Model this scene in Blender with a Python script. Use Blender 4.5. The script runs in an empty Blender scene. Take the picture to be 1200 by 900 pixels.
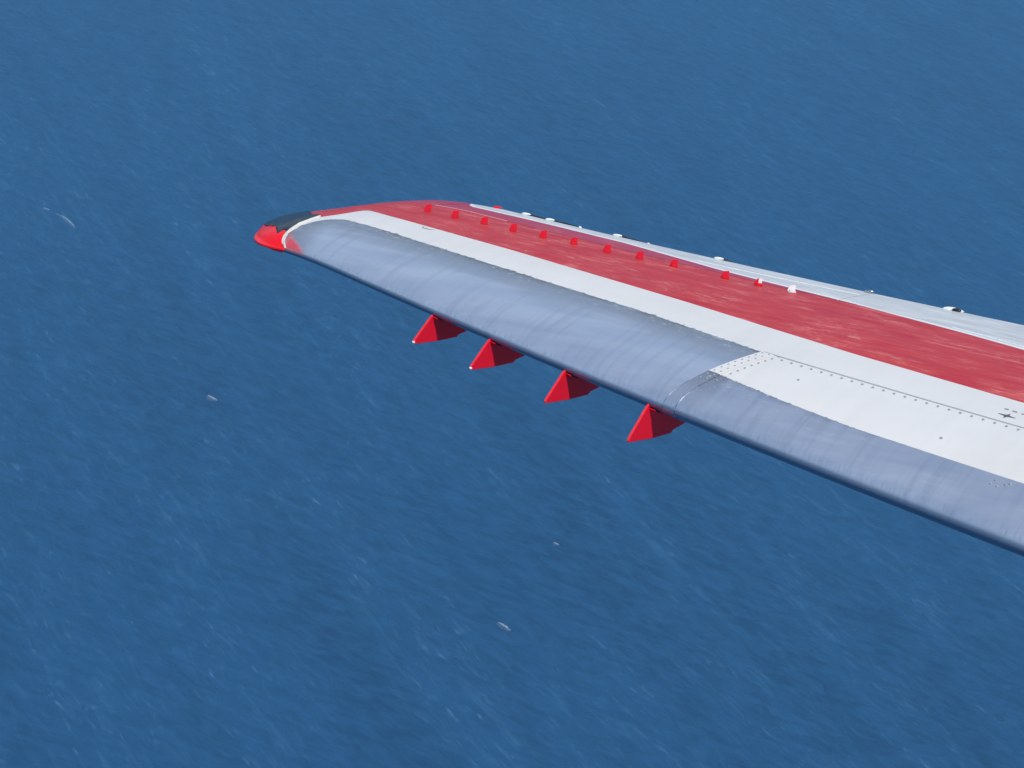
import bpy, bmesh, math, random
from mathutils import Vector, Matrix
R = math.radians
rnd = random.Random(7)
scene = bpy.context.scene
col = scene.collection

# ------------------------------------------------------------------ camera, world, sun
W_PX, F_PX = 1200.0, 2270.0
ALT = 430.0
PITCH, ROLL = R(33.5), R(7.0)
fwd = Vector((0, math.cos(PITCH), -math.sin(PITCH)))
r0 = Vector((1, 0, 0)); u0 = Vector((0, math.sin(PITCH), math.cos(PITCH)))
right = r0 * math.cos(ROLL) + u0 * math.sin(ROLL)
up = -r0 * math.sin(ROLL) + u0 * math.cos(ROLL)
CAM = Vector((0, 0, ALT))

def cv(x, y, z):                       # direction given as right, up, ahead of the cabin window
    return right * x + up * y + fwd * z

cam_d = bpy.data.cameras.new('camera')
cam = bpy.data.objects.new('camera', cam_d); col.objects.link(cam)
m = Matrix((right, up, -fwd)).transposed().to_4x4(); m.translation = CAM
cam.matrix_world = m
cam_d.sensor_width = 36.0
cam_d.lens = 36.0 * F_PX / W_PX
cam_d.clip_start = 0.1
cam_d.clip_end = 200000
scene.camera = cam

# wing frame: span (towards the root), chord (towards the leading edge), normal
s_ = Vector((.81, -.225, -.545)).normalized()
c_ = Vector((-.9, -.4, -1.17)); c_ = (c_ - s_ * c_.dot(s_)).normalized()
n_ = Vector((s_.y * c_.z - s_.z * c_.y, s_.z * c_.x - s_.x * c_.z, s_.x * c_.y - s_.y * c_.x))
SPAN, CHORD, NORM = cv(*s_), cv(*c_), cv(*n_)
WING_O = CAM + cv(-.43612, .91189, 10.0)

SUN_DIR = (SPAN * .70 + CHORD * .45 + NORM * 1.0).normalized()
sun_el = math.asin(SUN_DIR.z); sun_az = math.atan2(SUN_DIR.x, SUN_DIR.y)

world = bpy.data.worlds.new('World'); scene.world = world; world.use_nodes = True
wn = world.node_tree; bg = wn.nodes['Background']
sky = wn.nodes.new('ShaderNodeTexSky'); sky.sky_type = 'NISHITA'; sky.sun_disc = False
sky.sun_elevation = sun_el; sky.sun_rotation = sun_az
sky.altitude = ALT; sky.air_density = 1.0; sky.dust_density = 0.3; sky.ozone_density = 2.0
wn.links.new(sky.outputs[0], bg.inputs[0]); bg.inputs[1].default_value = 0.132

sun_d = bpy.data.lights.new('sun', 'SUN'); sun_d.energy = 3.55; sun_d.angle = R(0.5)
sun_d.color = (1.0, .965, .91)
sun = bpy.data.objects.new('sun', sun_d); col.objects.link(sun)
sun.rotation_euler = SUN_DIR.to_track_quat('Z', 'Y').to_euler()
sun.location = CAM + SUN_DIR * 30

scene.view_settings.view_transform = 'Standard'
scene.view_settings.look = 'None'
scene.view_settings.exposure = 0.0
scene.view_settings.gamma = 1.0

# ------------------------------------------------------------------ node helpers
class NT:
    def __init__(s, name):
        s.m = bpy.data.materials.new(name); s.m.use_nodes = True
        s.t = s.m.node_tree; s.b = s.t.nodes['Principled BSDF']
    def n(s, typ, **k):
        q = s.t.nodes.new(typ)
        for a, v in k.items(): setattr(q, a, v)
        return q
    def put(s, sock, v):
        if isinstance(v, bpy.types.NodeSocket): s.t.links.new(v, sock)
        elif isinstance(v, tuple) and len(v) == 3 and sock.type == 'RGBA': sock.default_value = (*v, 1)
        else: sock.default_value = v
    def math(s, op, a, b=0.0, c=None, clamp=False):
        q = s.n('ShaderNodeMath', operation=op); q.use_clamp = clamp
        s.put(q.inputs[0], a); s.put(q.inputs[1], b)
        if c is not None: s.put(q.inputs[2], c)
        return q.outputs[0]
    def mix(s, f, a, b):
        q = s.n('ShaderNodeMix', data_type='RGBA'); s.put(q.inputs[0], f); s.put(q.inputs[6], a); s.put(q.inputs[7], b)
        return q.outputs[2]
    def fmix(s, f, a, b):
        q = s.n('ShaderNodeMix', data_type='FLOAT'); s.put(q.inputs[0], f); s.put(q.inputs[2], a); s.put(q.inputs[3], b)
        return q.outputs[0]
    def rng(s, v, a, b, c=0.0, d=1.0, smooth=False):
        q = s.n('ShaderNodeMapRange'); q.clamp = True
        if smooth: q.interpolation_type = 'SMOOTHSTEP'
        s.put(q.inputs[0], v)
        for i, x in enumerate((a, b, c, d)): s.put(q.inputs[i + 1], x)
        return q.outputs[0]
    def obj(s): return s.n('ShaderNodeTexCoord').outputs['Object']
    def map(s, v, scale=(1, 1, 1), rot=(0, 0, 0), loc=(0, 0, 0)):
        q = s.n('ShaderNodeMapping'); s.put(q.inputs[0], v)
        q.inputs[1].default_value = loc; q.inputs[2].default_value = rot; q.inputs[3].default_value = scale
        return q.outputs[0]
    def noise(s, v, scale=1.0, detail=4.0, rough=.5, dist=0.0, out=0):
        q = s.n('ShaderNodeTexNoise'); s.put(q.inputs['Vector'], v)
        q.inputs['Scale'].default_value = scale; q.inputs['Detail'].default_value = detail
        q.inputs['Roughness'].default_value = rough; q.inputs['Distortion'].default_value = dist
        return q.outputs[out]
    def attr(s, name): return s.n('ShaderNodeAttribute', attribute_name=name).outputs['Fac']
    def bump(s, h, strength=.3, dist=.01, prev=None):
        q = s.n('ShaderNodeBump'); s.put(q.inputs['Strength'], strength); s.put(q.inputs['Distance'], dist); s.put(q.inputs['Height'], h)
        if prev is not None: s.put(q.inputs['Normal'], prev)
        return q.outputs[0]
    def set(s, **k):
        names = dict(color='Base Color', rough='Roughness', metal='Metallic', normal='Normal', coat='Coat Weight', coatr='Coat Roughness', ior='IOR', spec='Specular IOR Level', trans='Transmission Weight', alpha='Alpha')
        for a, v in k.items(): s.put(s.b.inputs[names[a]], v)
        return s.m

# ------------------------------------------------------------------ materials
def simple(name, colr, rough, metal=0.0, coat=0.0, var=.12, scale=60, spec=.5):
    q = NT(name); o = q.obj(); n = q.noise(o, scale, 4)
    f = q.rng(n, .3, .7, 1 - var, 1 + var)
    v = q.n('ShaderNodeVectorMath', operation='SCALE'); v.inputs[0].default_value = colr; q.put(v.inputs['Scale'], f)
    return q.set(color=v.outputs[0], rough=q.rng(n, .3, .7, rough * .85, rough * 1.15), metal=metal, coat=coat, spec=spec)

def wing_material():
    q = NT('wing_paint_and_metal'); o = q.obj()
    # wear: chalky scrapes in wavy streaks across the paint
    warp = q.noise(q.map(o, (3.2, 8, 1)), 1.0, 3, .5, 0, 0)
    big = q.noise(q.map(o, (.9, 2.6, 1)), 1.0, 3, .5)
    st = q.noise(q.map(o, (3.4, 24, 1), rot=(0, 0, R(13))), 1.0, 6, .60, 1.5)
    st2 = q.noise(q.map(o, (8, 62, 1), rot=(0, 0, R(22)), loc=(3, 1, 0)), 1.0, 5, .7, 2.2)
    st3 = q.noise(q.map(o, (2.0, 16, 1), rot=(0, 0, R(4)), loc=(7, 2, 0)), 1.0, 4, .55, 1.0)
    scr = q.math('MULTIPLY', q.rng(st, .51, .63), q.rng(warp, .38, .56))
    scr2 = q.math('MULTIPLY', q.rng(st2, .54, .66), q.rng(warp, .46, .56))
    red = q.mix(q.rng(st3, .35, .65), (.50, .014, .022), (.58, .034, .034))
    red = q.mix(q.math('MULTIPLY', scr, .55), red, (.78, .20, .17))
    red = q.mix(q.math('MULTIPLY', scr2, .80), red, (.86, .36, .27))
    trail = q.math('GREATER_THAN', q.attr('d_trail'), 0.0)
    red = q.mix(q.math('MULTIPLY', trail, .6), red, (.36, .05, .12))
    fine = q.noise(o, 140, 4, .6)
    white = q.mix(q.rng(big, .35, .65), (.72, .700, .655), (.77, .752, .712))
    white = q.mix(q.math('MULTIPLY', q.rng(fine, .5, .75), .10), white, (.55, .56, .56))
    stain = q.noise(q.map(o, (9, .9, 1), rot=(0, 0, R(-10)), loc=(2, 5, 0)), 1.0, 5, .6, .5)
    white = q.mix(q.math('MULTIPLY', q.rng(stain, .48, .74), .22), white, (.58, .57, .53))
    grey = q.mix(q.rng(st, .35, .65), (.55, .565, .56), (.66, .67, .65))
    grey = q.mix(q.math('MULTIPLY', scr, .6), grey, (.74, .75, .73))
    # bare metal
    ms = q.noise(q.map(o, (1.6, 9, 1), rot=(0, 0, R(20))), 1.0, 6, .6, .4)
    ms2 = q.noise(q.map(o, (5, 26, 1), rot=(0, 0, R(16))), 1.0, 6, .65, 1.2)
    chord = q.noise(q.map(o, (20, 1.3, 1), rot=(0, 0, R(-14))), 1.0, 5, .6, .3)
    metal = q.mix(q.rng(ms, .35, .65), (.56, .62, .72), (.66, .71, .79))
    metal = q.mix(q.math('MULTIPLY', q.rng(chord, .5, .72), .45), metal, (.38, .43, .54))
    dr_lo = q.attr('d_red_lower'); dr_hi = q.attr('d_red_upper')
    dm = q.attr('d_metal'); dtri = q.attr('d_tip_red'); du = q.attr('d_under')
    m_red = q.math('MULTIPLY', q.math('LESS_THAN', dr_lo, 0.0), q.math('GREATER_THAN', dr_hi, 0.0))
    m_pin = q.math('MULTIPLY', q.math('LESS_THAN', dr_hi, 0.0), q.math('GREATER_THAN', dr_hi, -.030))
    m_grey = q.math('LESS_THAN', dr_hi, -.030)
    ed = q.noise(q.map(o, (30, 30, 1)), 1.0, 6, .75)
    sxx = q.n('ShaderNodeSeparateXYZ'); q.put(sxx.inputs[0], o)
    rag = q.rng(sxx.outputs[0], -3.5, -2.6, .08, 1.0)
    edn = q.math('MULTIPLY', q.math('MULTIPLY', q.math('SUBTRACT', q.math('POWER', q.rng(ed, .46, .80), 2.0), .02), .050), rag)
    m_met = q.math('GREATER_THAN', q.math('ADD', dm, edn), 0.0)
    # grimy worn band behind the polished nose, outboard
    sx = q.n('ShaderNodeSeparateXYZ'); q.put(sx.inputs[0], o)
    outb = q.rng(sx.outputs[0], -2.62, -2.58, .22, 1.0)
    band = q.math('MULTIPLY', q.rng(q.math('ADD', dm, q.math('MULTIPLY', q.math('SUBTRACT', ms, .5), .25)), .03, .24, 1.0, 0.0, True), outb)
    metal = q.mix(q.math('MULTIPLY', band, q.rng(ms, .3, .62, .45, .95)), metal, (.31, .33, .37))
    metal = q.mix(q.math('MULTIPLY', q.math('MULTIPLY', band, q.rng(ms2, .52, .68)), .55), metal, (.50, .49, .47))
    edge = q.math('MULTIPLY', q.math('MULTIPLY', q.rng(dm, -.008, .0), q.rng(dm, .0, .035, 1.0, 0.0)), q.rng(q.noise(q.map(o, (5, 5, 1)), 1.0, 4, .6), .4, .6, .2, 1.0))
    metal = q.mix(q.math('MULTIPLY', edge, q.math('MULTIPLY', rag, q.rng(ed, .35, .6, .25, .8))), metal, (.15, .14, .13))
    specks = q.math('MULTIPLY', q.math('GREATER_THAN', q.noise(q.map(o, (30, 70, 1), rot=(0, 0, R(15))), 1.0, 5, .7), .61), q.rng(dm, .0, .16, 1.0, 0.0))
    colr = q.mix(m_red, white, red)
    colr = q.mix(m_pin, colr, (.82, .82, .80))
    colr = q.mix(m_grey, colr, grey)
    colr = q.mix(m_met, colr, metal)
    sp = q.math('MULTIPLY', q.math('MULTIPLY', specks, m_met), rag)
    colr = q.mix(q.math('MULTIPLY', sp, .8), colr, (.74, .71, .62))
    under_shade = q.rng(du, -.0038, .0030, 0, 1, True)  # shade under the nose, painted in as dark blue-grey
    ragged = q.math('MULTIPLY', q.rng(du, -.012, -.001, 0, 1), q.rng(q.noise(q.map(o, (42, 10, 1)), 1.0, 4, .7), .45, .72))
    under_shade = q.math('MAXIMUM', under_shade, q.math('MULTIPLY', ragged, .6))
    colr = q.mix(q.math('MULTIPLY', under_shade, .93), colr, (.085, .14, .225))
    m_tri = q.math('MULTIPLY', q.rng(dtri, -.02, .035, 0, 1, True), q.math('SUBTRACT', 1.0, under_shade))
    colr = q.mix(m_tri, colr, (.60, .07, .09))
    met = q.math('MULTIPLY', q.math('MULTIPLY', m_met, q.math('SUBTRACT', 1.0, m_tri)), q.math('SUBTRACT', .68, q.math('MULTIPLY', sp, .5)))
    met = q.math('MULTIPLY', met, q.math('SUBTRACT', 1.0, q.math('MULTIPLY', under_shade, .55)))
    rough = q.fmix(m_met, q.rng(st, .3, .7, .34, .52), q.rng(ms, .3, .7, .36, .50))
    rough = q.fmix(under_shade, rough, .24)
    bmp = q.bump(st, .10, .002); bmp = q.bump(q.noise(q.map(o, (5, 5, 2)), 1.0, 2, .5), .30, .004, bmp)
    return q.set(color=colr, metal=met, rough=rough, normal=bmp, spec=q.fmix(m_red, .4, .28))

M_WING = wing_material()
M_RED = simple('red_gloss_paint', (.76, .004, .020), .45, 0, 0, .06, 60, .25)
M_EDGE = simple('red_edge_highlight', (.80, .03, .04), .4)  # slightly paler red for the fin bevels, an edge highlight put into the colour
M_TAB = simple('red_tab_paint', (.70, .008, .028), .45, 0, 0, .08, 60, .3)
M_TABD = simple('dark_red_gap_shade', (.26, .012, .026), .6)  # paints the shadow in the gap ahead of each vortex generator blade
M_PINK = simple('faded_red_paint', (.80, .30, .30), .3, 0, .4)
M_LENS = simple('red_lens', (.86, .006, .012), .4, 0, .15, .05, 60, .3)
M_BLACK = simple('black_glass', (.010, .012, .018), .35, 0, .15, .2)
M_RIM = simple('cream_sealant', (.70, .68, .60), .5)
M_WHITE = simple('white_paint', (.80, .81, .80), .4, 0, .2)
M_STEEL = simple('polished_steel', (.50, .53, .57), .24, 1.0)
M_DARKM = simple('dark_fastener', (.36, .37, .38), .55, .1)
M_WICK = simple('black_wick', (.02, .02, .022), .6)
M_DECAL = simple('black_decal', (.10, .105, .11), .5)
M_DIRT_SHADE = simple('grey_scuff_and_gap_shade', (.30, .31, .31), .6)  # scuffs and stencils, also the painted gap shadow on the white vortex generator

# ------------------------------------------------------------------ wing shape
TH = .118
def yu(x): return 5 * TH * (.2969 * math.sqrt(max(x, 0)) - .126 * x - .3516 * x**2 + .2843 * x**3 - .1036 * x**4)
def yc(x):
    m_, p = .012, .4
    return m_ / p**2 * (2 * p * x - x * x) if x < p else m_ / (1 - p)**2 * (1 - 2 * p + 2 * p * x - x * x)
OFF = .0217726
UT = .25
def quad_lin(u, a, b, c, uc=4.3):
    if u <= uc: return a * u * u + b * u + c
    return a * uc * uc + b * uc + c + (2 * a * uc + b) * (u - uc)
def le_main(u): return quad_lin(u, -.01181839, .2790, .9850)
def te_main(u): return quad_lin(u, -.01560578, .04764716, -.33260739)
TIP_LE = [(-.490, .54), (-.484, .629), (-.443, .763), (-.348, .900), (-.27, .955), (-.19, .975), (-.10, .983), (0, .996), (.12, 1.020), (UT, le_main(UT))]
TIP_TE = [(-.490, .54), (-.482, .45), (-.447, .348), (-.395, .22), (-.336, .085), (-.287, -.031), (-.226, -.134), (-.137, -.235), (-.004, -.292), (.12, -.312), (UT, te_main(UT))]
def pl(tab, u):
    if u <= tab[0][0]: return tab[0][1]
    for (a, b), (c, d) in zip(tab, tab[1:]):
        if u <= c: return b + (d - b) * (u - a) / (c - a)
    return tab[-1][1]
def LE(u): return le_main(u) if u >= UT else pl(TIP_LE, u)
def TE(u): return te_main(u) if u >= UT else pl(TIP_TE, u)
CH0 = le_main(UT) - te_main(UT)
def tau(u):
    if u >= UT: return 1.0
    t = (UT - u) / (UT + .490)
    return math.sqrt(max(0.0, 1 - t**2.6))
def S(u, x, side=1):
    """point of the wing skin: u along the span, x chord fraction from the leading edge, side +1 upper / -1 lower"""
    le, te = LE(u), TE(u); ch = le - te
    if u >= UT: off = OFF * ch; cc = ch
    else: off = OFF * CH0; cc = ch
    k = yu(x) * (1 if side > 0 else -(.80 + .34 * math.exp(-x / .10))) * tau(u)
    camb = yc(x) * cc
    return (u, le - x * ch, camb + k * cc - off)
def xof(u, v):
    le, te = LE(u), TE(u)
    return min(1, max(0, (le - v) / max(le - te, 1e-6)))
def on_skin(u, v, side=1, lift=0.0):
    p = S(u, xof(u, v), side); return (u, v, p[2] + lift * side)
def normal_at(u, v):
    e = .004; a = Vector(on_skin(u, v)); b = Vector(on_skin(u + e, v)); c = Vector(on_skin(u, v + e))
    return ((b - a).cross(c - a)).normalized()
def loc(p): return Vector((-p[0], p[1], p[2]))      # wing coordinates -> local coordinates of the wing Empty

RED_LO = [(-.50, .383), (-.086, .383), (.095, .428), (.252, .452), (.425, .476), (.93, .541), (1.969, .718), (2.872, .901), (3.632, 1.017), (8.2, 1.76)]
RED_HI = [(-.50, -.60), (-.10, -.60), (.04, -.330), (.117, -.196), (.275, -.184), (.453, -.188), (.673, -.180), (1.103, -.153), (1.45, -.075), (1.741, -.009), (2.009, .025), (2.466, .075), (3.036, .178), (3.328, .247), (8.2, 1.36)]
RED_TIP = [(0, -2.0), (.3829, -2.0), (.383, -.086), (.537, -.123), (.596, -.155), (.634, -.183), (.70, -.26), (.71, -2.0)]
METAL_TIP = [(0, -.022), (.622, -.040), (.662, -.110), (.719, -.145), (.802, -.162), (.887, -.153), (.917, -.140), (1.0, -.110), (9, -.105)]
TRI = [(.86, -.145), (.917, -.103), (.960, -.024), (.995, .036), (1.03, .08)]
def metal_line(u, inboard):
    if inboard: return pl([(2.4, 1.36), (2.53, 1.385), (2.884, 1.483), (3.205, 1.558), (3.564, 1.616), (3.898, 1.668), (8.2, 2.30)], u)
    return pl([(-.50, .622), (-.022, .622), (.257, .667), (.565, .725), (1.142, .832), (1.952, .975), (2.58, 1.117)], u)

wing = bpy.data.objects.new('aircraft_wing', None); col.objects.link(wing)
mw = Matrix((-SPAN, CHORD, NORM)).transposed().to_4x4(); mw.translation = WING_O
wing.matrix_world = mw
wing['label'] = 'red and white aircraft wing with bare metal leading edge above the blue sea'
wing['category'] = 'aircraft wing'

def link(name, me, mat, parent=wing, smooth=True, kind=None, label=None):
    o = bpy.data.objects.new(name, me); col.objects.link(o)
    if parent is not None: o.parent = parent
    if mat is not None and not me.materials: me.materials.append(mat)
    if smooth:
        for p in me.polygons: p.use_smooth = True
    if kind: o['kind'] = kind
    if label: o['label'] = label
    return o

def add_attrs(me, uvs):
    names = ('d_red_lower', 'd_red_upper', 'd_metal', 'd_tip_red', 'd_under', 'd_trail')
    for k in names: me.attributes.new(k, 'FLOAT', 'POINT')
    A = {k: me.attributes[k] for k in names}
    for i, (u, v, lead, side, inb) in enumerate(uvs):
        A['d_red_lower'].data[i].value = min(v - pl(RED_LO, u), u - pl(RED_TIP, v)) if side > 0 else 1.0
        A['d_red_upper'].data[i].value = (v - pl(RED_HI, u)) if side > 0 else (1.0)
        dm = min(v - metal_line(u, inb), u - pl(METAL_TIP, v)) if not inb else v - metal_line(u, inb)
        A['d_metal'].data[i].value = dm if (lead and side > 0) else (.3 if lead else -1.0)
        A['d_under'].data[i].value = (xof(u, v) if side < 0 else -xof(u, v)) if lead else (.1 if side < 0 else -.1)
        A['d_trail'].data[i].value = xof(u, v) - .795
        A['d_tip_red'].data[i].value = min(pl(TRI, v) - u, u - pl(METAL_TIP, v)) if (lead and v > .86) else -1.0

def grid(name, us, xs_sides, mat=M_WING, xmap=None, lead=False, shift=None, inb=False, lip=0.0, parent=wing, proud=0.0):
    """skin panel: rows along the span, columns round the section; xs_sides = [(x, side)]"""
    bm = bmesh.new(); rows = []; info = []
    for u in us:
        row = []
        for (x, side) in xs_sides:
            uu = u
            if shift:
                for _ in range(3): uu = u + shift(u, S(uu, x, side)[1])
            if xmap: x = xmap(uu, x, side)
            p = S(uu, x, side)
            z = p[2] + proud * side
            y = p[1] + (proud if x < .004 else 0)
            row.append(bm.verts.new(loc((p[0], y, z)))); info.append((p[0], p[1], lead, side, inb))
        rows.append(row)
    for a, b in zip(rows, rows[1:]):
        for i in range(len(a) - 1):
            try: bm.faces.new((a[i], a[i + 1], b[i + 1], b[i]))
            except ValueError: pass
    if lip:
        loop = rows[0] + [r[-1] for r in rows[1:]] + list(reversed(rows[-1][:-1])) + [r[0] for r in reversed(rows[1:-1])]
        infl = [info[v_i] for v_i in ([i for i in range(len(rows[0]))] + [(k + 1) * len(rows[0]) - 1 for k in range(1, len(rows))] + [(len(rows) - 1) * len(rows[0]) + i for i in reversed(range(len(rows[0]) - 1))] + [k * len(rows[0]) for k in reversed(range(1, len(rows) - 1))])]
        low = []
        for v_, inf in zip(loop, infl):
            d = Vector((0, 0, -lip * inf[3]))
            low.append(bm.verts.new(v_.co + d)); info.append(inf)
        n_l = len(loop)
        for i in range(n_l):
            j = (i + 1) % n_l
            try: bm.faces.new((loop[i], loop[j], low[j], low[i]))
            except ValueError: pass
    bmesh.ops.recalc_face_normals(bm, faces=bm.faces)
    me = bpy.data.meshes.new(name); bm.to_mesh(me); bm.free()
    add_attrs(me, info)
    me.shade_smooth() if hasattr(me, 'shade_smooth') else None
    o = link(name, me, mat, parent)
    md = o.modifiers.new('edges', 'EDGE_SPLIT'); md.split_angle = R(40)
    return o

def frange(a, b, step):
    n = max(1, int(math.ceil((b - a) / step))); return [a + (b - a) * i / n for i in range(n + 1)]
def cosx(a, b, n):                      # stations clustered near the nose
    return [a + (b - a) * (1 - math.cos(math.pi / 2 * i / n)) for i in range(n + 1)]

TIPU = [-.490 + .740 * (1 - math.cos(math.pi / 2 * i / 36)) for i in range(37)][:-1]
XL_UP = .287
def split_x(u): return max(.27, min(.345, xof(u, pl([(-.5, .600), (-.022, .612), (.257, .657), (.565, .715), (1.142, .820), (1.952, .962), (2.58, 1.110)], u))))
def map_nose(u, x, side): return x / XL_UP * split_x(u) if side > 0 else x
def map_skin(u, x, side): return split_x(u) + (x - .289) / (.793 - .289) * (.793 - split_x(u))
def map_skin_tip(u, x, side): return split_x(u) + (x - .289) / (1 - .289) * (1 - split_x(u))
nose = [(x, 1) for x in reversed(cosx(0, XL_UP, 34))] + [(x, -1) for x in cosx(0, .10, 16)[1:]]
SEAM0, SEAM1 = 2.575, 2.640
def seam_shift(u, v): return -.33 * (v - 1.117)
def shift_out(u, v): return seam_shift(u, v) * max(0.0, (u - 1.4) / (SEAM0 - 1.4))
# leading edge: outboard skin, butt strap over the joint, inboard panel
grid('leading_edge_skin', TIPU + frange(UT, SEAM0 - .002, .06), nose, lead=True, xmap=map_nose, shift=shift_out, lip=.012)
nose2 = [(x, 1) for x in reversed(cosx(0, .264, 34))] + [(x, -1) for x in cosx(0, .10, 16)[1:]]
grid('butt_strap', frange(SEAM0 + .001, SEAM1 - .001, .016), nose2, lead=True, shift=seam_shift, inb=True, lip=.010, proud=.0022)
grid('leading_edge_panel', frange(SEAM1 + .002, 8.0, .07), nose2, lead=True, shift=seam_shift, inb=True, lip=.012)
# main skin, upper and lower
def skin_x(u): return .289 if u < SEAM0 - .01 else .2665
bm_x = [(.289 + (.793 - .289) * i / 16, 1) for i in range(17)]
bm_x2 = [(.2672 + (.793 - .2672) * i / 16, 1) for i in range(17)]
full_x = [(.289 + (1 - .289) * i / 24, 1) for i in range(25)]
grid('wing_tip_skin', [u for u in TIPU if u < .03] + [.045], full_x, xmap=map_skin_tip, lip=.0)
grid('upper_skin', frange(.045, SEAM0, .06), bm_x, xmap=map_skin, lip=.010)
grid('upper_skin', frange(SEAM0, 8.0, .07), bm_x2, lip=.010)
grid('lower_skin', TIPU + frange(UT, 8.0, .08), [(.1005 + (1 - .1005) * i / 20, -1) for i in range(21)])
tr = [(.7965 + (1 - .7965) * i / 8, 1) for i in range(9)]
grid('aileron', frange(.049, 2.384, .05), tr, lip=.006)
grid('flap', frange(2.392, 8.0, .07), tr, lip=.006)

# ------------------------------------------------------------------ strips, decals and little bodies on the skin
def ribbon(name, path, width, mat, lift=.0015, thick=.0015, parent=wing, label=None):
    """thin raised strip following the skin; path = [(u, x, side)] or [(u, v)]"""
    pts = []
    for p in path:
        if len(p) == 3: a = Vector(S(*p)); nn = Vector((0, 0, p[2]))
        else: a = Vector(on_skin(*p)); nn = normal_at(*p)
        pts.append(a)
    bm = bmesh.new(); prev = None
    for i, a in enumerate(pts):
        t = (pts[min(i + 1, len(pts) - 1)] - pts[max(i - 1, 0)]).normalized()
        # outward direction: away from the chord line, perpendicular to the path
        core = Vector((a.x, a.y - .12, a.z * .0 + .01 - (.10 if False else 0)))
        out = (a - core); out = (out - t * out.dot(t)).normalized() if len(path[0]) == 3 else normal_at(*path[i])
        w = t.cross(out).normalized() * width / 2
        q = [bm.verts.new(loc(x)) for x in (a - w - out * .002, a - w * .6 + out * (lift + thick), a + w * .6 + out * (lift + thick), a + w - out * .002)]
        if prev:
            for k in range(3): bm.faces.new((prev[k], prev[k + 1], q[k + 1], q[k]))
        prev = q
    bmesh.ops.recalc_face_normals(bm, faces=bm.faces)
    me = bpy.data.meshes.new(name); bm.to_mesh(me); bm.free()
    return link(name, me, mat, parent, False, None, label)

def seam_u(base, x, side):
    uu = base
    for _ in range(4): uu = base + seam_shift(0, S(uu, x, side)[1])
    return uu
# seal beads either side of the butt strap round the nose
for base in (SEAM0, SEAM1):
    xs = list(reversed(cosx(0.0, .066, 22)))
    ribbon('seal_bead', [(seam_u(base, x, 1), x, 1) for x in xs] + [(seam_u(base, x, -1), x, -1) for x in cosx(0, .006, 4)[1:]], .0060, M_STEEL, .0015, .0012)
ribbon('skin_gap_sealant', [(seam_u(SEAM0, .2655, 1) + k * .08, 0) for k in range(1)] + [(u, LE(u) - .2657 * (LE(u) - TE(u))) for u in frange(SEAM0 + .03, 8.0, .1)][0:] if False else
       [(u, LE(u) - .2657 * (LE(u) - TE(u))) for u in frange(SEAM0 + .01, 7.9, .1)], .014, simple('grey_sealant', (.34, .36, .36), .6), .0006, .0006)

# rivets: small countersunk heads, one joined part per row set
def rivets(name, spots, r=.0055, mat=M_DARKM, label=None):
    bm = bmesh.new()
    for (u, v) in spots:
        nn = normal_at(u, v); a = Vector(on_skin(u, v)); t = nn.cross(Vector((0, 1, 0))).normalized(); b = nn.cross(t)
        top = []; bot = []
        for k in range(8):
            an = k * math.pi / 4; d = t * math.cos(an) + b * math.sin(an)
            top.append(bm.verts.new(loc(a + d * r * .85 + nn * .0042))); bot.append(bm.verts.new(loc(a + d * r + nn * .0005)))
        bm.faces.new(top)
        for k in range(8): bm.faces.new((bot[k], bot[(k + 1) % 8], top[(k + 1) % 8], top[k]))
    bmesh.ops.recalc_face_normals(bm, faces=bm.faces)
    me = bpy.data.meshes.new(name); bm.to_mesh(me); bm.free()
    return link(name, me, mat, wing, False, 'stuff', label)
sp = []
u = SEAM1 + .05
while u < 7.9:
    sp.append((u, LE(u) - .2657 * (LE(u) - TE(u)) + .030)); u += .047
rivets('rivet_row', sp)
sp = []
for base in (SEAM0 + .018, SEAM1 - .018, SEAM1 + .026):
    v = 1.13
    while v < 1.47:
        sp.append((base + seam_shift(0, v), v)); v += .034
rivets('rivet_row', sp, .0046)
rivets('rivet_row', [(3.807, 1.686), (3.800, 1.709), (3.826, 1.717), (3.849, 1.700), (3.862, 1.690)], .005)
rivets('rivet_row', [(2.84, 1.30), (3.52, 1.50)], .006)

# star and stencil dashes
def flat(name, poly, mat, lift=.0016, label=None):
    bm = bmesh.new(); nn = normal_at(*poly[0])
    top = [bm.verts.new(loc(Vector(on_skin(*p)) + nn * lift)) for p in poly]
    bot = [bm.verts.new(loc(Vector(on_skin(*p)) + nn * .0002)) for p in poly]
    bm.faces.new(top)
    for k in range(len(top)): bm.faces.new((bot[k], bot[(k + 1) % len(top)], top[(k + 1) % len(top)], top[k]))
    bmesh.ops.recalc_face_normals(bm, faces=bm.faces)
    me = bpy.data.meshes.new(name); bm.to_mesh(me); bm.free()
    return link(name, me, mat, wing, False, None, label)
def turned(cx, cy, ang, pts): 
    return [(cx + x * math.cos(ang) - y * math.sin(ang), cy + x * math.sin(ang) + y * math.cos(ang)) for x, y in pts]
star = []
for k in range(8):
    rr = (.036 if k % 4 == 0 else .026) if k % 2 == 0 else .009
    star.append((rr * math.cos(k * math.pi / 4), rr * math.sin(k * math.pi / 4)))
flat('star_mark', turned(3.637, 1.193, R(8), star), M_DECAL)
for k, ln in enumerate((.016, .020, .012)):
    cx = 3.610 + k * .034; cy = 1.128 + k * .006
    flat('stencil_mark', turned(cx, cy, R(10), [(-ln / 2, -.005), (ln / 2, -.005), (ln / 2, .005), (-ln / 2, .005)]), M_DIRT_SHADE)
flat('scuff_mark', [(.345, .475), (.375, .505), (.415, .508), (.445, .500), (.42, .517), (.375, .516)], M_DIRT_SHADE)
for (cx, cy, ln, an) in ((.82, .60, .05, 12), (1.55, .79, .03, 5)):
    pass
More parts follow.
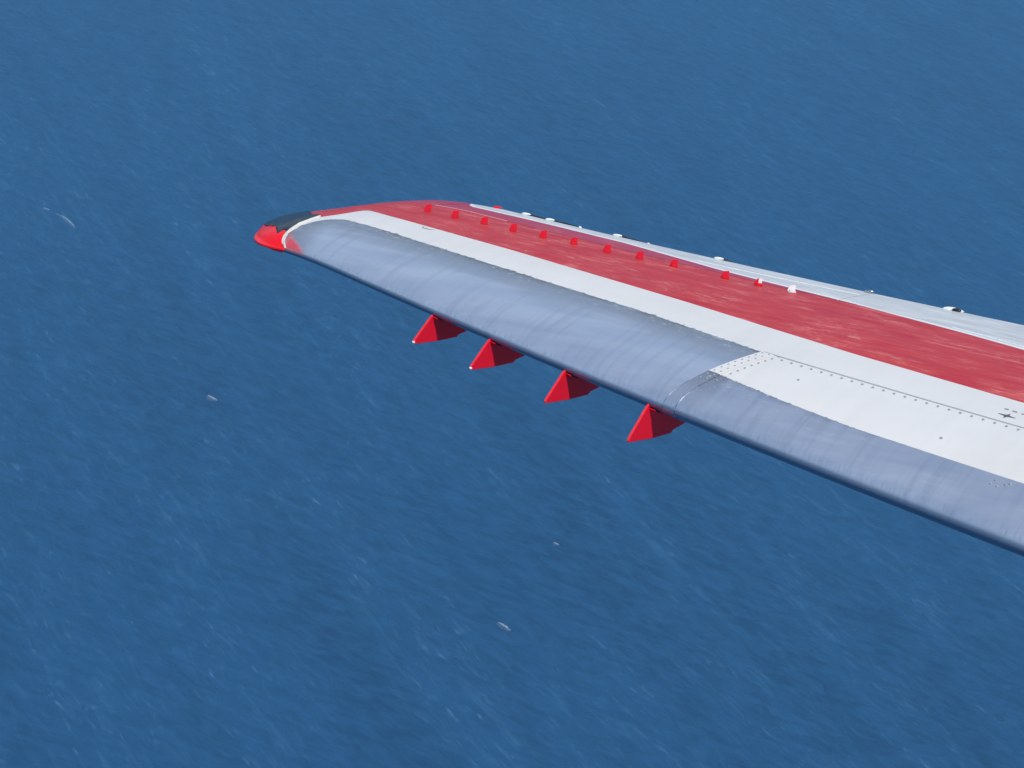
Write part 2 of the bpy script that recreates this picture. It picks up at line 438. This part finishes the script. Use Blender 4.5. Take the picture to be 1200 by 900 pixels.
# thin seam of sealant along the aileron hinge in the red paint
ribbon('hinge_sealant', [(u, LE(u) - .7925 * (LE(u) - TE(u))) for u in frange(.03, .50, .04)], .007, simple('chalky_sealant', (.66, .42, .42), .6), .0006, .0006)

ribbon('edge_tape', [(u, pl([(1.70, -.122), (2.384, -.182)], u)) for u in frange(1.55, 2.376, .05)], .012, M_WHITE, .0008, .0006)
ribbon('edge_tape', [(u, pl([(2.95, .10), (3.328, .185), (8, 1.28)], u)) for u in frange(2.95, 7.9, .1)], .016, M_WHITE, .0008, .0006)
# ------------------------------------------------------------------ lights at the wing tip
INNER = [(-.092, .984), (-.110, .980), (-.14, .955), (-.177, .885), (-.205, .771), (-.203, .68), (-.197, .61), (-.215, .56)]
OUTER = [(-.092, .992), (-.172, 1.004), (-.262, .988), (-.345, .922), (-.432, .768), (-.488, .629), (-.482, .50), (-.462, .40)]
def lens(name, q0, q1, mat, jag=0.0, label=None):
    def along(tab, q):
        f = q * (len(tab) - 1); i = min(int(f), len(tab) - 2); f -= i
        a, b, c, d = (Vector(tab[k]) for k in (max(i - 1, 0), i, i + 1, min(i + 2, len(tab) - 1)))
        return .5 * (2 * b + (c - a) * f + (2 * a - 5 * b + 4 * c - d) * f * f + (3 * b - a - 3 * c + d) * f ** 3)
    bm = bmesh.new(); NQ, NR = 40, 14; rows = []
    for i in range(NQ + 1):
        row = []
        for side in (1, -1):
            rs = range(NR + 1) if side > 0 else range(NR - 1, -1, -1)
            for j in rs:
                r = math.sin(math.pi / 2 * j / NR)
                qa, qb = q0, q1
                if jag: 
                    jj = jag * math.sin(j * 2.3) + jag * .6 * math.sin(j * 5.1 + 1)
                    bow = .13 * (r - .5) - .05 * math.exp(-((r - .25) / .15) ** 2)
                    if q0 > .01: qa = q0 + jj + bow
                    if q1 < .97: qb = q1 + jj + bow
                q = qa + (qb - qa) * i / NQ
                p = along(INNER, q).lerp(along(OUTER, q), r)
                u_, v_ = p.x, p.y
                z = on_skin(u_, v_, side)[2]
                bulge = .005 + .006 * math.sin(math.pi * q) * (1 - r * r) ** .5 * min(1, r * 4)
                d = (along(OUTER, q) - along(INNER, q)); d = d.normalized() if d.length > 1e-6 else Vector((0, 0))
                row.append(bm.verts.new(loc((u_ + d.x * .006 * r, v_ + d.y * .006 * r, z + side * bulge * (1 if r < .999 else 0)))))
        rows.append(row)
    for a, b in zip(rows, rows[1:]):
        for k in range(len(a) - 1): bm.faces.new((a[k], a[k + 1], b[k + 1], b[k]))
    for e in (rows[0], rows[-1]):
        try: bm.faces.new(e)
        except ValueError: pass
    bmesh.ops.remove_doubles(bm, verts=bm.verts, dist=.0004)
    bmesh.ops.recalc_face_normals(bm, faces=bm.faces)
    me = bpy.data.meshes.new(name); bm.to_mesh(me); bm.free()
    return link(name, me, mat, wing, True, None, label)
lens('red_lens', 0.0, .50, M_LENS, .022, 'glossy red lens wrapping the wing tip')
lens('dark_lens', .515, .92, M_BLACK, .022, 'black glass strobe cover behind the red lens')
ribbon('lens_rim', [(-.088, .984), (-.104, .974), (-.131, .948), (-.167, .882), (-.193, .771), (-.190, .68), (-.188, .62)], .008, M_RIM, .005, .002)

# ------------------------------------------------------------------ vortex generators on the upper skin
def vg_mesh(two):
    bm = bmesh.new()
    def prism(pts, y0, y1, mi):
        a = [bm.verts.new((x, y0, z)) for x, z in pts]; b = [bm.verts.new((x, y1, z)) for x, z in pts]
        fs = [bm.faces.new(a), bm.faces.new(list(reversed(b)))]
        for k in range(len(pts)): fs.append(bm.faces.new((a[(k + 1) % len(a)], a[k], b[k], b[(k + 1) % len(a)])))
        for f in fs: f.material_index = mi
    # base flange
    prism([(-.017, 0), (.017, 0), (.017, .002), (-.017, .002)], -.034, .010, 0); prism([(-.015, .0022), (.015, .0022), (.012, .010), (-.012, .010)], -.034, -.019, 0); prism([(-.009, .0021), (.018, .0021), (.018, .0065), (-.009, .0065)], -.0188, -.0014, 1)  # last prism: dark strip standing in for the shadow between flange and blade
    bmesh.ops.recalc_face_normals(bm, faces=bm.faces)
    me = bpy.data.meshes.new('flange'); bm.to_mesh(me); bm.free()
    bm = bmesh.new()
    def blade(pts, mi):
        a = [bm.verts.new((x, -.0012, z)) for x, z in pts]; b = [bm.verts.new((x, .0012, z)) for x, z in pts]
        fs = [bm.faces.new(a), bm.faces.new(list(reversed(b)))]
        for k in range(len(pts)): fs.append(bm.faces.new((a[(k + 1) % len(a)], a[k], b[k], b[(k + 1) % len(a)])))
        for f in fs: f.material_index = mi
    if two == 1:
        blade([(-.018, .002), (.002, .002), (.002, .028), (-.006, .025)], 0); blade([(.002, .002), (.018, .002), (.018, .028), (.015, .030), (.002, .028)], 1)
    else:
        blade([(-.018, .002), (.018, .002), (.019, .028), (.015, .030), (-.004, .028), (-.011, .022)], 0)
    bmesh.ops.recalc_face_normals(bm, faces=bm.faces)
    mb = bpy.data.meshes.new('blade'); bm.to_mesh(mb); bm.free()
    return me, mb
VG = [(0.122, 0.154), (0.298, 0.157), (0.481, 0.159), (0.661, 0.162), (0.839, 0.16), (1.016, 0.155), (1.202, 0.146), (1.377, 0.133), (1.57, 0.139), (1.843, 0.136), (2.013, 0.13), (2.176, 0.115)]
def vg_set(two, ma, mbt):
    a, b = vg_mesh(two); a.materials.append(ma); a.materials.append(M_TABD if ma is not M_WHITE else M_DIRT_SHADE); b.materials.append(ma); b.materials.append(mbt); return a, b  # second flange material is the painted gap shadow
sets = [vg_set(0, M_TAB, M_TAB), vg_set(1, M_TAB, M_WHITE), vg_set(0, M_WHITE, M_WHITE)]
for i, (u, v) in enumerate(VG):
    fl, bl = sets[1 if i == 10 else 2 if i == 11 else 0]
    nn = normal_at(u, v); p = loc(Vector(on_skin(u, v)))
    zl = Vector((-nn.x, nn.y, nn.z)).normalized()
    head = R(2)                         # blade plane nearly square to the cabin, toed to the airflow
    xl = (Vector((-math.cos(R(38)), -math.sin(R(38)), 0))); xl = (xl - zl * xl.dot(zl)).normalized(); yl = zl.cross(xl)
    mm = Matrix((xl, yl, zl)).transposed().to_4x4(); mm.translation = p + zl * .0012
    o = link('vortex_generator', bl, None, wing, False, None, None if i < 10 else ('half red half white vortex generator' if i == 10 else 'white vortex generator'))
    o.matrix_local = mm
    f = link('flange', fl, None, o, False)

# ------------------------------------------------------------------ vortilon fins under the leading edge
FINS = [(1.02, 0.97), (1.405, 1.01), (1.87, 1.04), (2.34, 1.17)]
for (u, k) in FINS:
    le = LE(u)
    oy, oz = le, -.02
    prof = [(-.012, -.052), (.012, -.062), (.126, -.140), (.133, -.150), (.128, -.158), (-.037, -.188), (-.180, -.206), (-.195, -.198), (-.285, -.196), (-.310, -.185), (-.330, -.10), (-.18, -.070), (-.08, -.060)]
    def T(y, z): return (y * (1 if k < 1.05 else 1.03), -.05 + (z + .05) * k)
    base = bpy.data.objects.new('vortilon', None); col.objects.link(base); base.parent = wing
    bm = bmesh.new()
    pr = [T(*p) for p in prof]; cy = sum(p[0] for p in pr) / len(pr); cz = sum(p[1] for p in pr) / len(pr)
    inner = [(cy + (a - cy) * .975, cz + (b - cz) * .955) for a, b in pr]
    rings = []
    for (pts, h) in ((inner, .0050), (pr, .0030), (pr, -.0030), (inner, -.0050)):
        rings.append([bm.verts.new((-(u + h), oy + a, b)) for a, b in pts])
    for a, b in zip(rings, rings[1:]):
        for i in range(len(a)): bm.faces.new((a[i], a[(i + 1) % len(a)], b[(i + 1) % len(a)], b[i]))
    for f in bm.faces: f.material_index = 1
    bm.faces.new(rings[0]); bm.faces.new(list(reversed(rings[-1])))
    bmesh.ops.recalc_face_normals(bm, faces=bm.faces)
    me = bpy.data.meshes.new('fin'); bm.to_mesh(me); bm.free(); me.materials.append(M_RED); me.materials.append(M_EDGE)
    link('fin', me, M_RED, base, False)
    # mounting flange that hugs the underside of the nose
    bm = bmesh.new(); rows = []
    for a in [.006, .010, .018, .03, .05, .08, .12, .16, .20]:
        row = []
        for du in (.004, .014, .024, .036):
            p = S(u + du, a, -1); row.append(bm.verts.new(loc((u + du, p[1] + .003, p[2] - .004))))
        rows.append(row)
    for a, b in zip(rows, rows[1:]):
        for i in range(3): bm.faces.new((a[i], a[i + 1], b[i + 1], b[i]))
    bmesh.ops.recalc_face_normals(bm, faces=bm.faces)
    bmesh.ops.solidify(bm, geom=bm.faces[:], thickness=-.004)
    me = bpy.data.meshes.new('flange'); bm.to_mesh(me); bm.free()
    link('flange', me, M_RED, base, False)
    bm = bmesh.new(); bmesh.ops.create_icosphere(bm, subdivisions=2, radius=(.0070 if u < 1.6 else .0045))
    bmesh.ops.translate(bm, verts=bm.verts, vec=loc((u, oy + T(.126, 0)[0], T(0, -.150)[1])))
    me = bpy.data.meshes.new('tip_bead'); bm.to_mesh(me); bm.free()
    link('tip_bead', me, M_WHITE if u < 1.6 else M_PINK, base)

# ------------------------------------------------------------------ static wicks and hinge fairing at the trailing edge
def tube_between(bm, a, b, r0, r1, seg=8):
    t = (b - a).normalized(); n1 = t.orthogonal().normalized(); n2 = t.cross(n1)
    A = [bm.verts.new(a + (n1 * math.cos(2 * math.pi * k / seg) + n2 * math.sin(2 * math.pi * k / seg)) * r0) for k in range(seg)]
    B = [bm.verts.new(b + (n1 * math.cos(2 * math.pi * k / seg) + n2 * math.sin(2 * math.pi * k / seg)) * r1) for k in range(seg)]
    for k in range(seg): bm.faces.new((A[k], A[(k + 1) % seg], B[(k + 1) % seg], B[k]))
    bm.faces.new(list(reversed(A))); bm.faces.new(B)
def blob_mesh(name, centre, axis, half, mat, parent):
    """streamlined pod: lathe of a teardrop along axis"""
    bm = bmesh.new(); t = axis.normalized(); n1 = t.orthogonal().normalized(); n2 = t.cross(n1); prev = None
    for i in range(11):
        f = i / 10; a = centre + t * half[0] * (2 * f - 1); r = half[1] * (math.sin(math.pi * min(1, f ** .8)) ** .6 if 0 < f < 1 else .02)
        ring = [bm.verts.new(a + (n1 * math.cos(2 * math.pi * k / 12) + n2 * math.sin(2 * math.pi * k / 12)) * r) for k in range(12)]
        if prev:
            for k in range(12): bm.faces.new((prev[k], prev[(k + 1) % 12], ring[(k + 1) % 12], ring[k]))
        prev = ring
    bmesh.ops.recalc_face_normals(bm, faces=bm.faces)
    me = bpy.data.meshes.new(name); bm.to_mesh(me); bm.free(); return link(name, me, mat, parent)
WICKS = [(.214, None, M_RED), (.400, (.455, -.47), M_WHITE), (.555, (.640, -.465), M_WHITE), (.975, (1.075, -.440), M_WHITE), (1.565, (1.660, -.400), M_WHITE)]
for (u, end, mt) in WICKS:
    w_ = bpy.data.objects.new('static_wick', None); col.objects.link(w_); w_.parent = wing
    if mt is M_RED: w_['label'] = 'red static wick mount with no wick'
    b = Vector((u, TE(u), S(u, 1, 1)[2])); 
    blob_mesh('mount', loc(b + Vector((0, -.004, .004))), loc(Vector((1, -.30, -.02))), (.027, .0070), mt, w_)
    if end:
        e = Vector((end[0], end[1], -.085)); bm = bmesh.new(); tube_between(bm, loc(b + Vector((.02, -.01, .004))), loc(e), .0045, .0035)
        me = bpy.data.meshes.new('rod'); bm.to_mesh(me); bm.free(); link('rod', me, M_WICK, w_)
        blob_mesh('tip_bead', loc(e), loc(Vector((1, -.5, -.1))), (.010, .008), M_WHITE, w_)
# trailing edge hinge fairing with dark opening
hu = 2.772
hf = bpy.data.objects.new('hinge_fairing', None); col.objects.link(hf); hf.parent = wing
b = Vector((hu, TE(hu), S(hu, 1, 1)[2]))
blob_mesh('fairing_shell', loc(b + Vector((.0, -.005, .000))), loc(Vector((1, -.25, -.03))), (.050, .013), M_WHITE, hf)
bm = bmesh.new()
bmesh.ops.create_icosphere(bm, subdivisions=3, radius=1.0)
rot = Matrix.Rotation(R(10), 4, 'Z')
bmesh.ops.transform(bm, matrix=Matrix.Translation(loc(b + Vector((.022, .010, .008)))) @ rot @ Matrix.Diagonal((.022, .010, .009, 1)), verts=bm.verts)
me = bpy.data.meshes.new('opening'); bm.to_mesh(me); bm.free(); link('opening', me, M_BLACK, hf)
blob_mesh('fairing_bump', loc(b + Vector((-.10, .03, -.008))), loc(Vector((1, -.05, -.01))), (.09, .012), M_WHITE, hf)
bu = 2.372
blob_mesh('flap_end_bead', loc(Vector((bu, TE(bu) + .02, S(bu, .97, 1)[2] + .003))), loc(Vector((1, -.2, 0))), (.022, .008), M_STEEL, wing)

# ------------------------------------------------------------------ the sea
def sea_material():
    q = NT('sea_water'); g = q.n('ShaderNodeNewGeometry').outputs['Position']
    g = q.map(g, (1, 1, 0))
    A = R(44)                                 # wave crests run down to the right
    def an(sc_along, sc_across, detail, rough, dist, rot=0.0, off=0.0):
        return q.noise(q.map(q.map(g, (1, 1, 1), rot=(0, 0, A + rot)), (1 / sc_along, 1 / sc_across, 1), loc=(off, off * 1.7, 0)), 1.0, detail, rough, dist)
    swell = an(80, 30, 3, .5, .6)
    wav = an(17, 5.2, 5, .58, 1.0, R(6), 5)
    wav2 = an(11, 3.8, 5, .6, .8, R(-20), 9)
    chop = an(3.4, 1.5, 4, .65, .6, R(14), 3)
    big = an(420, 110, 3, .5, .8, R(18), 4)
    band = an(150, 26, 4, .55, .7, R(20), 13)
    bn = q.bump(swell, 1.0, 2.6)
    bn = q.bump(wav, 1.0, q.rng(band, .3, .7, .6, 1.6), bn)
    bn = q.bump(wav2, 1.0, .50, bn)
    bn = q.bump(chop, 1.0, .08, bn)
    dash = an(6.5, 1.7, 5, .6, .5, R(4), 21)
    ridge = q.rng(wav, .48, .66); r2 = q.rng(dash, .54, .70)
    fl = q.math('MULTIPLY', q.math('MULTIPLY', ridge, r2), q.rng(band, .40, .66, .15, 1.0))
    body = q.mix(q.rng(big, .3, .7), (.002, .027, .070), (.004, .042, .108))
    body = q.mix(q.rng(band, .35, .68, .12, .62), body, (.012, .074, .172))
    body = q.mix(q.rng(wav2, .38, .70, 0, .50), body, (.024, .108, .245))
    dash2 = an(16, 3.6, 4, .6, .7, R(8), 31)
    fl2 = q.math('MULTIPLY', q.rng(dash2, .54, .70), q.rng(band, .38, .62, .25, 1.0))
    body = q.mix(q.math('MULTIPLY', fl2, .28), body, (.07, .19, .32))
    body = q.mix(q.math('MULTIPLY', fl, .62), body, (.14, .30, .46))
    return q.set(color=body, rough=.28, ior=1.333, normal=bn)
bm = bmesh.new()
ext = 60000.0
rings = [0, 200, 400, 700, 1100, 1700, 2600, 4200, 7000, 12000, 24000, ext]; seg = 64; prev = None
cen = bm.verts.new((0, 700, 0))
for r in rings[1:]:
    ring = [bm.verts.new((r * math.cos(2 * math.pi * k / seg), 700 + r * math.sin(2 * math.pi * k / seg), 0)) for k in range(seg)]
    for k in range(seg):
        if prev is None: bm.faces.new((cen, ring[k], ring[(k + 1) % seg]))
        else: bm.faces.new((prev[k], ring[k], ring[(k + 1) % seg], prev[(k + 1) % seg]))
    prev = ring
me = bpy.data.meshes.new('sea'); bm.to_mesh(me); bm.free()
sea = link('sea', me, sea_material(), None, False)
sea['kind'] = 'structure'

# whitecaps: thin torn patches of foam lying on the water
def on_sea(px, py):
    d = cv((px - 600) / F_PX, -(py - 450) / F_PX, 1.0); t = -CAM.z / d.z; return CAM + d * t
def foam_mat():
    q = NT('sea_foam'); o = q.obj(); n = q.noise(q.map(o, (1, 1, 0)), 1.6, 5, .7)
    return q.set(color=(.66, .73, .77), rough=.7, alpha=q.math('MULTIPLY', q.rng(n, .36, .62, .08, .9), q.attr('foam')))
M_FOAM = foam_mat()
CAPS = [
 ('thin curved whitecap on open water left of the wing tip', [(66, 250), (74, 254), (80, 258), (85, 263), (89, 269)], .55),
 ('small bright whitecap on the sea below left of the wing tip', [(243, 463), (249, 466), (255, 470)], .75),
 ('faint streak of foam on the sea, lowest one below the fins', [(583, 729), (591, 733), (599, 740)], .6),
 ('tiny fleck of foam below the fin nearest the wing joint', [(648, 636), (652, 637), (656, 639)], .38),
 ('short pale whitecap high in the upper left of the water', [(50, 243), (55, 245), (59, 246)], .35),
]
for lab, path, wd in CAPS:
    pts = [on_sea(*p) for p in path]; c0 = sum(pts, Vector()) / len(pts)
    dense = []
    for a, b in zip(pts, pts[1:]):
        for k in range(8): dense.append(a.lerp(b, k / 8))
    dense.append(pts[-1])
    n_d = len(dense)
    def foam_strip(name, width, offs, power, zz):
        bm = bmesh.new(); prev = None; w_ = []
        for i, p in enumerate(dense):
            t = (dense[min(i + 1, n_d - 1)] - dense[max(i - 1, 0)]).normalized(); w = Vector((-t.y, t.x, 0))
            env = math.sin(math.pi * (i + .3) / (n_d - .4))
            ww = width * (.4 + .6 * env) * (.6 + .8 * rnd.random())
            sh = w * (rnd.uniform(-.25, .25) * width + offs)
            q = []
            for k, f in enumerate((-1, -.45, 0, .45, 1)):
                q.append(bm.verts.new(p - c0 + sh + w * ww * f + Vector((0, 0, zz + .16 * (1 - f * f)))))
                w_.append(power * (1 - f * f) ** .7 * max(0, env) ** .6)
            if prev:
                for k in range(4): bm.faces.new((prev[k], prev[k + 1], q[k + 1], q[k]))
            prev = q
        bmesh.ops.recalc_face_normals(bm, faces=bm.faces)
        me = bpy.data.meshes.new(name); bm.to_mesh(me); bm.free()
        at = me.attributes.new('foam', 'FLOAT', 'POINT')
        for i, x in enumerate(w_): at.data[i].value = x
        return me
    o = link('whitecap', foam_strip('whitecap', wd * .85, 0, 1.0, .06), M_FOAM, None, False, None, lab); o.location = c0
    o['category'] = 'whitecap'; o['group'] = 'whitecaps scattered over the sea'
    link('foam_trail', foam_strip('foam_trail', wd * 2.4, -wd * 1.2, .22, .03), M_FOAM, o, False)

# ------------------------------------------------------------------ thin sea haze under the aircraft
bm = bmesh.new(); bmesh.ops.create_cube(bm, size=1.0)
bmesh.ops.transform(bm, matrix=Matrix.Translation((0, 700, (ALT + 14) / 2 - 1)) @ Matrix.Diagonal((124000, 124000, ALT + 16, 1)), verts=bm.verts)
me = bpy.data.meshes.new('haze'); bm.to_mesh(me); bm.free()
hm = bpy.data.materials.new('haze'); hm.use_nodes = True; ht = hm.node_tree
ht.nodes.remove(ht.nodes['Principled BSDF'])
pv = ht.nodes.new('ShaderNodeVolumePrincipled'); pv.inputs['Color'].default_value = (.21, .58, 1.0, 1); pv.inputs['Density'].default_value = .00046
pv.inputs['Anisotropy'].default_value = 0.0
ht.links.new(pv.outputs[0], ht.nodes['Material Output'].inputs['Volume'])
hz = link('haze', me, hm, None, False, 'stuff')
